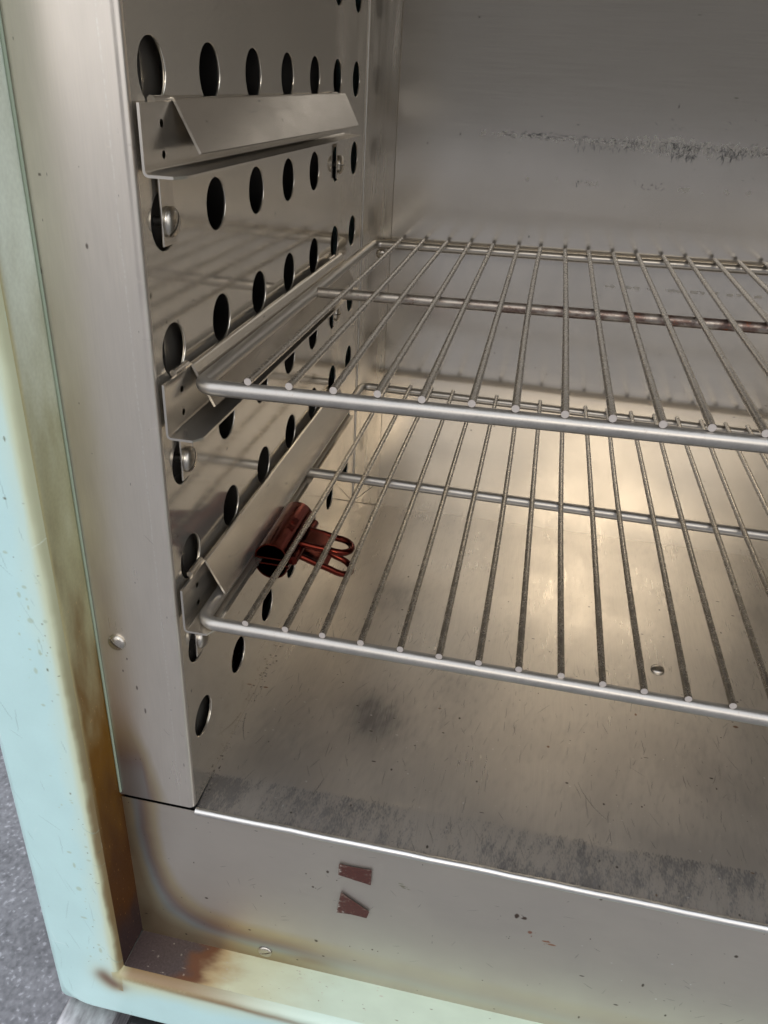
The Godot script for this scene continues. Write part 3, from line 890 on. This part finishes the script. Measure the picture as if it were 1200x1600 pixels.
# ---------------------------------------------------------------- shelf rails
func rail(at: Vector3, s: float, y: float, called_label: String, group: String) -> Node3D:
	# y: underside of the bottom flange; the plate hangs a little off the panel
	var t := thing("shelf_rail", called_label, "shelf rail", at, group)
	var sx := func(p: Vector3): return p if s > 0 else Vector3(-p.x, p.y, p.z)
	var mirror := func(m: MB):
		if s < 0:
			for i in m.v.size():
				m.v[i].x = -m.v[i].x; m.n[i].x = -m.n[i].x
			for i in range(0, m.ix.size(), 3):
				var k := m.ix[i]; m.ix[i] = m.ix[i + 1]; m.ix[i + 1] = k
		return m
	var L0 := -0.0015; var L1 := -0.338
	var th := 0.0012
	# plate with bottom flange (front corner of the flange clipped), all local to the rail: y from 0
	var m := MB.new()
	var prof := [Vector2(0.0032, 0.0275), Vector2(0.0032, 0.0030)]
	for k in 5:
		var a := PI + PI * 0.5 * k / 4.0
		prof.append(Vector2(0.0058 + 0.0026 * cos(a), 0.0026 + 0.0026 * sin(a)))
	prof.append(Vector2(0.0120, 0.0))
	m.sheet_profile(prof, th, L0, L1, 6)
	put("back_plate", mirror.call(m), M.sheet, t)
	m = MB.new()
	var q := [Vector3(0.0120, 0, L0), Vector3(0.0165, 0, L0), Vector3(0.0200, 0, L0 - 0.006), Vector3(0.0200, 0, L1), Vector3(0.0120, 0, L1)]
	for h in [0.0, th]:
		var a := []
		for p in q: a.append(p + Vector3(0, h, 0))
		if h > 0:
			m.quad(a[0], a[4], a[3], a[2]); m.tri(a[0], a[2], a[1])
		else:
			m.quad(a[2], a[3], a[4], a[0]); m.tri(a[1], a[2], a[0])
	for k in 4:
		m.quad(q[k], q[k] + Vector3(0, th, 0), q[k + 1] + Vector3(0, th, 0), q[k + 1])
	put("bottom_flange", mirror.call(m), M.sheet, t)
	# wing: bends over the top and slopes down
	m = MB.new()
	prof = [Vector2(0.0032, 0.0276), Vector2(0.0034, 0.0286), Vector2(0.0042, 0.0292), Vector2(0.0055, 0.0290), Vector2(0.0063, 0.0280)]
	prof.append(Vector2(0.0168, 0.0080))
	prof.reverse()
	m.sheet_profile(prof, th, -0.031, L1 + 0.004, 6)
	put("sloping_wing", mirror.call(m), M.sheet, t)
	# rolled hook that enters the hole above
	for z in [-0.0165, -0.305]:
		m = MB.new()
		m.tube([Vector3(0.0022, 0.0282, z), Vector3(0.0020, 0.0282, z - 0.016)], 0.0018, 10)
		put("hook", mirror.call(m), M.sheet, t)
	# hangers with a screw in the holes below
	for z in [-0.0244, -0.0244 - PZ * 5.0]:
		m = MB.new()
		m.bevel_box(Vector3(0.0014, -0.0305, z - 0.0068), Vector3(0.0024, 0.0040, z + 0.0068), 0.0003)
		var hg := put("hanger", mirror.call(m), M.sheet, t)
		m = MB.new()
		m.bevel_box(Vector3(-0.0062, -0.0310, z - 0.0075), Vector3(-0.0042, -0.0040, z + 0.0075), 0.0003)
		put("clamp_plate", mirror.call(m), M.duct, hg)
		m = MB.new()
		m.tube([sx.call(Vector3(-0.0060, -0.0205, z)), sx.call(Vector3(0.0016, -0.0205, z))], 0.0022, 10)
		put("screw_shank", m, M.screw, hg)
		screw(hg, sx.call(Vector3(0.0024, -0.0205, z)), Vector3(s, 0, 0), 0.0067, 0.0042, 0.95 + z * 3.0)
	# rivets
	for z in [-0.020, -0.315]:
		for yy in [0.0075, 0.0195]:
			m = MB.new()
			m.tube([sx.call(Vector3(0.0039, yy, z)), sx.call(Vector3(0.0044, yy, z))], 0.0017, 10)
			put("spot_weld", m, M.screw, t)
	return t

func build_rails() -> void:
	rail(Vector3(0, 0.3730, 0), 1.0, 0.0, "bare steel shelf rail carrying no shelf, above the upper wire shelf", "shelf rails")
	rail(Vector3(0, 0.2560, 0), 1.0, 0.0, "steel shelf rail under the left edge of the upper wire shelf", "shelf rails")
	rail(Vector3(0, 0.1405, 0), 1.0, 0.0, "steel shelf rail holding the lower wire shelf, next to the copper clip", "shelf rails")
	rail(Vector3(W, 0.2620, 0), -1.0, 0.0, "steel shelf rail under the right edge of the upper wire shelf", "shelf rails")
	rail(Vector3(W, 0.1385, 0), -1.0, 0.0, "steel shelf rail holding the right edge of the lower wire shelf", "shelf rails")

# ---------------------------------------------------------------- wire shelves
func wire_shelf(at: Vector3, width: float, depth: float, first: float, mid: float, roll: float, crossbar: Material, label: String) -> void:
	# at: rim centre at the left front corner
	var t := thing("wire_shelf", label, "wire shelf", at, "wire shelves in the chamber")
	t.rotation.z = roll
	var r := 0.0038
	var path := []
	var cr := 0.0085
	var cs := [[Vector2(cr, -cr), PI * 0.5], [Vector2(cr, -depth + cr), PI], [Vector2(width - cr, -depth + cr), PI * 1.5], [Vector2(width - cr, -cr), TAU]]
	# start in the middle of the front bar, run round
	path.append(Vector3(width * 0.93, 0, 0))
	path.append(Vector3(width * 0.5, 0, 0))
	for c in cs:
		for k in 8:
			var a: float = c[1] + PI * 0.5 * k / 7.0
			path.append(Vector3(c[0].x + cr * cos(a), 0, c[0].y + cr * sin(a)))
	# the parametrisation above runs in (x, z) with z negative into the chamber
	path.append(Vector3(width * 0.93, 0, 0))
	var m := MB.new()
	m.tube(path, r, 16)
	put("rim", m, M.rim, t)
	m = MB.new()
	m.tube([Vector3(r * 0.7, -0.0002, mid), Vector3(width - r * 0.7, -0.0002, mid)], r * 0.97, 16)
	put("cross_bar", m, crossbar, t)
	var n := int(floor((width - first - 0.010) / 0.0211)) + 1
	for i in n:
		var x := first + i * 0.0211 + rng.randfn(0.0, 0.0005)
		var w := MB.new()
		var jy := rng.randfn(0.0, 0.00015)
		var z0 := 0.0016 + rng.randfn(0.0, 0.0004)
		var jx := rng.randfn(0.0, 0.0008)
		var pts := []
		for k in 9:
			var f := k / 8.0
			pts.append(Vector3(x + jx * sin(f * PI), r + 0.00165 + jy, lerpf(z0, -depth - 0.0010, f)))
		w.tube(pts, 0.0019, 12, false)
		# shift the texture from wire to wire
		var du := rng.randf() * 0.4
		var dv := rng.randf()
		for k in w.t.size(): w.t[k] += Vector2(du, dv)
		var o := put("wire", w, M.wire, t)
		var e := MB.new()
		e.tube([Vector3(x, r + 0.00165 + jy, z0 - 0.001), Vector3(x, r + 0.00165 + jy, z0 + 0.0001)], 0.00183, 12)
		put("cut_end", e, M.wire_end, o)

func build_shelves() -> void:
	wire_shelf(Vector3(0.0136, 0.2784, -0.0185), 0.4749, 0.4060, 0.0263, -0.206, 0.0185, M.rust, "upper wire shelf with a brown rusted cross bar")
	wire_shelf(Vector3(0.0114, 0.1452, -0.0070), 0.4779, 0.4010, 0.0271, -0.199, -0.0042, M.rim, "lower wire shelf with a clean steel cross bar, above the chamber floor")

# ---------------------------------------------------------------- clip
func build_clip() -> void:
	var t := thing("bulldog_clip", "copper red metal bulldog clip gripping the lower shelf rail", "clip", Vector3(0.020, 0.141, -0.112))
	var L := 0.0295
	var th := 0.0009
	# local: x right, y up, origin at the gripped flange edge
	for s in [1.0, -1.0]:
		var m := MB.new()
		var prof := []
		for k in 13: # rounded jaw
			var a := PI * 1.02 - PI * 0.98 * k / 12.0
			prof.append(Vector2(0.0065 + 0.0100 * cos(a), s * (0.0024 + 0.0096 * sin(a))))
		prof.append(Vector2(0.0178, s * 0.0034))
		if s < 0: prof.reverse()
		m.sheet_profile(prof, th, -L, L, 1)
		var jaw := put("jaw", m, M.copper, t)
		m = MB.new()
		m.box(Vector3(-0.0030, minf(s * 0.0016, s * 0.0026), -L), Vector3(0.0178, maxf(s * 0.0016, s * 0.0026), L))
		put("jaw_lip", m, M.copper, jaw)
		# handle: a flat bar loop with a stamped web
		var path := []
		var y0: float = s * 0.0045
		var droop := 0.26
		var rise: float = s * 0.0045 if s > 0 else s * 0.004
		for q in [[0.016, 0.0095], [0.030, 0.0092], [0.039, 0.0082]]:
			path.append(Vector3(q[0], y0 + rise * (q[0] - 0.016) / 0.036, q[1]))
		for k in 9:
			var a := PI * 0.5 - PI * k / 8.0
			path.append(Vector3(0.0435 + 0.0085 * cos(a), y0 + rise * (0.0275 + 0.0085 * cos(a)) / 0.036, 0.0083 * sin(a)))
		for q in [[0.039, -0.0082], [0.030, -0.0092], [0.016, -0.0095]]:
			path.append(Vector3(q[0], y0 + rise * (q[0] - 0.016) / 0.036, q[1]))
		for k in path.size(): path[k].y -= droop * (path[k].x - 0.016)
		m = MB.new(); m.tube(path, 0.0022, 12)
		var hd := put("handle", m, M.copper, t)
		m = MB.new()
		var wp := []
		for k in 5:
			var wx := 0.0135 + 0.0235 * k / 4.0
			wp.append(Vector2(wx, y0 + (rise / 0.036 - droop) * (wx - 0.016) - 0.0006 + 0.0012 * sin(k * PI / 4.0)))
		m.sheet_profile(wp, 0.0009, -0.0092, 0.0092, 1)
		put("handle_web", m, M.copper, hd)
	var tm := TextMesh.new()
	var sf := SystemFont.new(); sf.font_names = PackedStringArray(["Droid Sans"])
	tm.font = sf; tm.text = "ACME"; tm.font_size = 16; tm.pixel_size = 0.0004; tm.depth = 0.0006
	var lt := put("stamped_letters", tm, M.copper, t)
	lt.transform = Transform3D(Basis(Vector3(0, 0, -1), Vector3(-0.87, 0.5, 0), Vector3(0.5, 0.87, 0)), Vector3(0.0065 + 0.0054, 0.0024 + 0.0095, -0.002))
	# coil spring housing between the jaws
	var b := MB.new()
	b.tube([Vector3(0.0195, 0, -L * 0.86), Vector3(0.0195, 0, L * 0.86)], 0.0030, 16)
	put("spring_barrel", b, M.copper, t)

func build_tape() -> void:
	var zf := 0.0003
	var pieces := [
		[[Vector2(95.8, -22.0), Vector2(104.0, -22.6), Vector2(116.9, -21.6), Vector2(116.9, -36.0), Vector2(108.0, -34.6), Vector2(95.6, -32.6)], "dark red brown tape scrap, four cornered, just below the chamber lip"],
		[[Vector2(97.7, -49.6), Vector2(106.0, -55.5), Vector2(117.0, -62.8), Vector2(115.6, -69.8), Vector2(105.0, -69.4), Vector2(95.2, -70.6)], "dark brown tape scrap narrowing to one side, below the four cornered scrap"]]
	for p in pieces:
		var pts: Array = p[0]
		var c := Vector2.ZERO
		for q in pts: c += q / pts.size()
		var g := RandomNumberGenerator.new(); g.seed = 5
		var edge := []
		for i in pts.size():
			for k in 6:
				var e: Vector2 = pts[i].lerp(pts[(i + 1) % pts.size()], k / 6.0)
				edge.append(e + (Vector2(g.randfn(0, 0.06), g.randfn(0, 0.09)) if k > 0 else Vector2.ZERO))
		var m := MB.new()
		var N := edge.size()
		for i in N:
			var a: Vector2 = edge[i]; var b: Vector2 = edge[(i + 1) % N]
			var k := m.v.size()
			for q in [c, a, b]:
				m.v.append(Vector3((q.x - c.x) / 1000.0, (q.y - c.y) / 1000.0, 0.0002)); m.n.append(Vector3.BACK)
				m.t.append(Vector2((q.x - 95.0) / 22.5, (c.y + 11.0 - q.y) / 22.0))
			m.ix.append_array(PackedInt32Array([k, k + 1, k + 2]))
			m.quad(Vector3((a.x - c.x) / 1000.0, (a.y - c.y) / 1000.0, -0.0001), Vector3((a.x - c.x) / 1000.0, (a.y - c.y) / 1000.0, 0.0002), Vector3((b.x - c.x) / 1000.0, (b.y - c.y) / 1000.0, 0.0002), Vector3((b.x - c.x) / 1000.0, (b.y - c.y) / 1000.0, -0.0001))
		var o := put("tape_scrap", m, M.tape, self, Vector3(c.x / 1000.0, c.y / 1000.0, zf))
		o.set_meta("label", p[1]); o.set_meta("category", "tape scrap"); o.set_meta("group", "tape scraps on the lower panel")

# unseen dark wall, added behind the camera to darken what the steel mirrors
func build_reflection_wall() -> void:
	var t := thing("reflection_wall", "plain dark grey wall, unseen, added to give the oven steel a dark reflection", "wall", Vector3(3.0, GROUND, 14.0))
	var wm := StandardMaterial3D.new(); wm.albedo_color = Color(0.36, 0.355, 0.35); wm.roughness = 0.9
	var b := MB.new(); b.box(Vector3(-6.4, 0.0, 0.0), Vector3(6.4, 3.8, 0.3)); put("wall", b, wm, t)
	b = MB.new(); b.bevel_box(Vector3(-6.45, 3.802, -0.04), Vector3(6.45, 3.90, 0.34), 0.02); put("coping", b, M.dark, t)
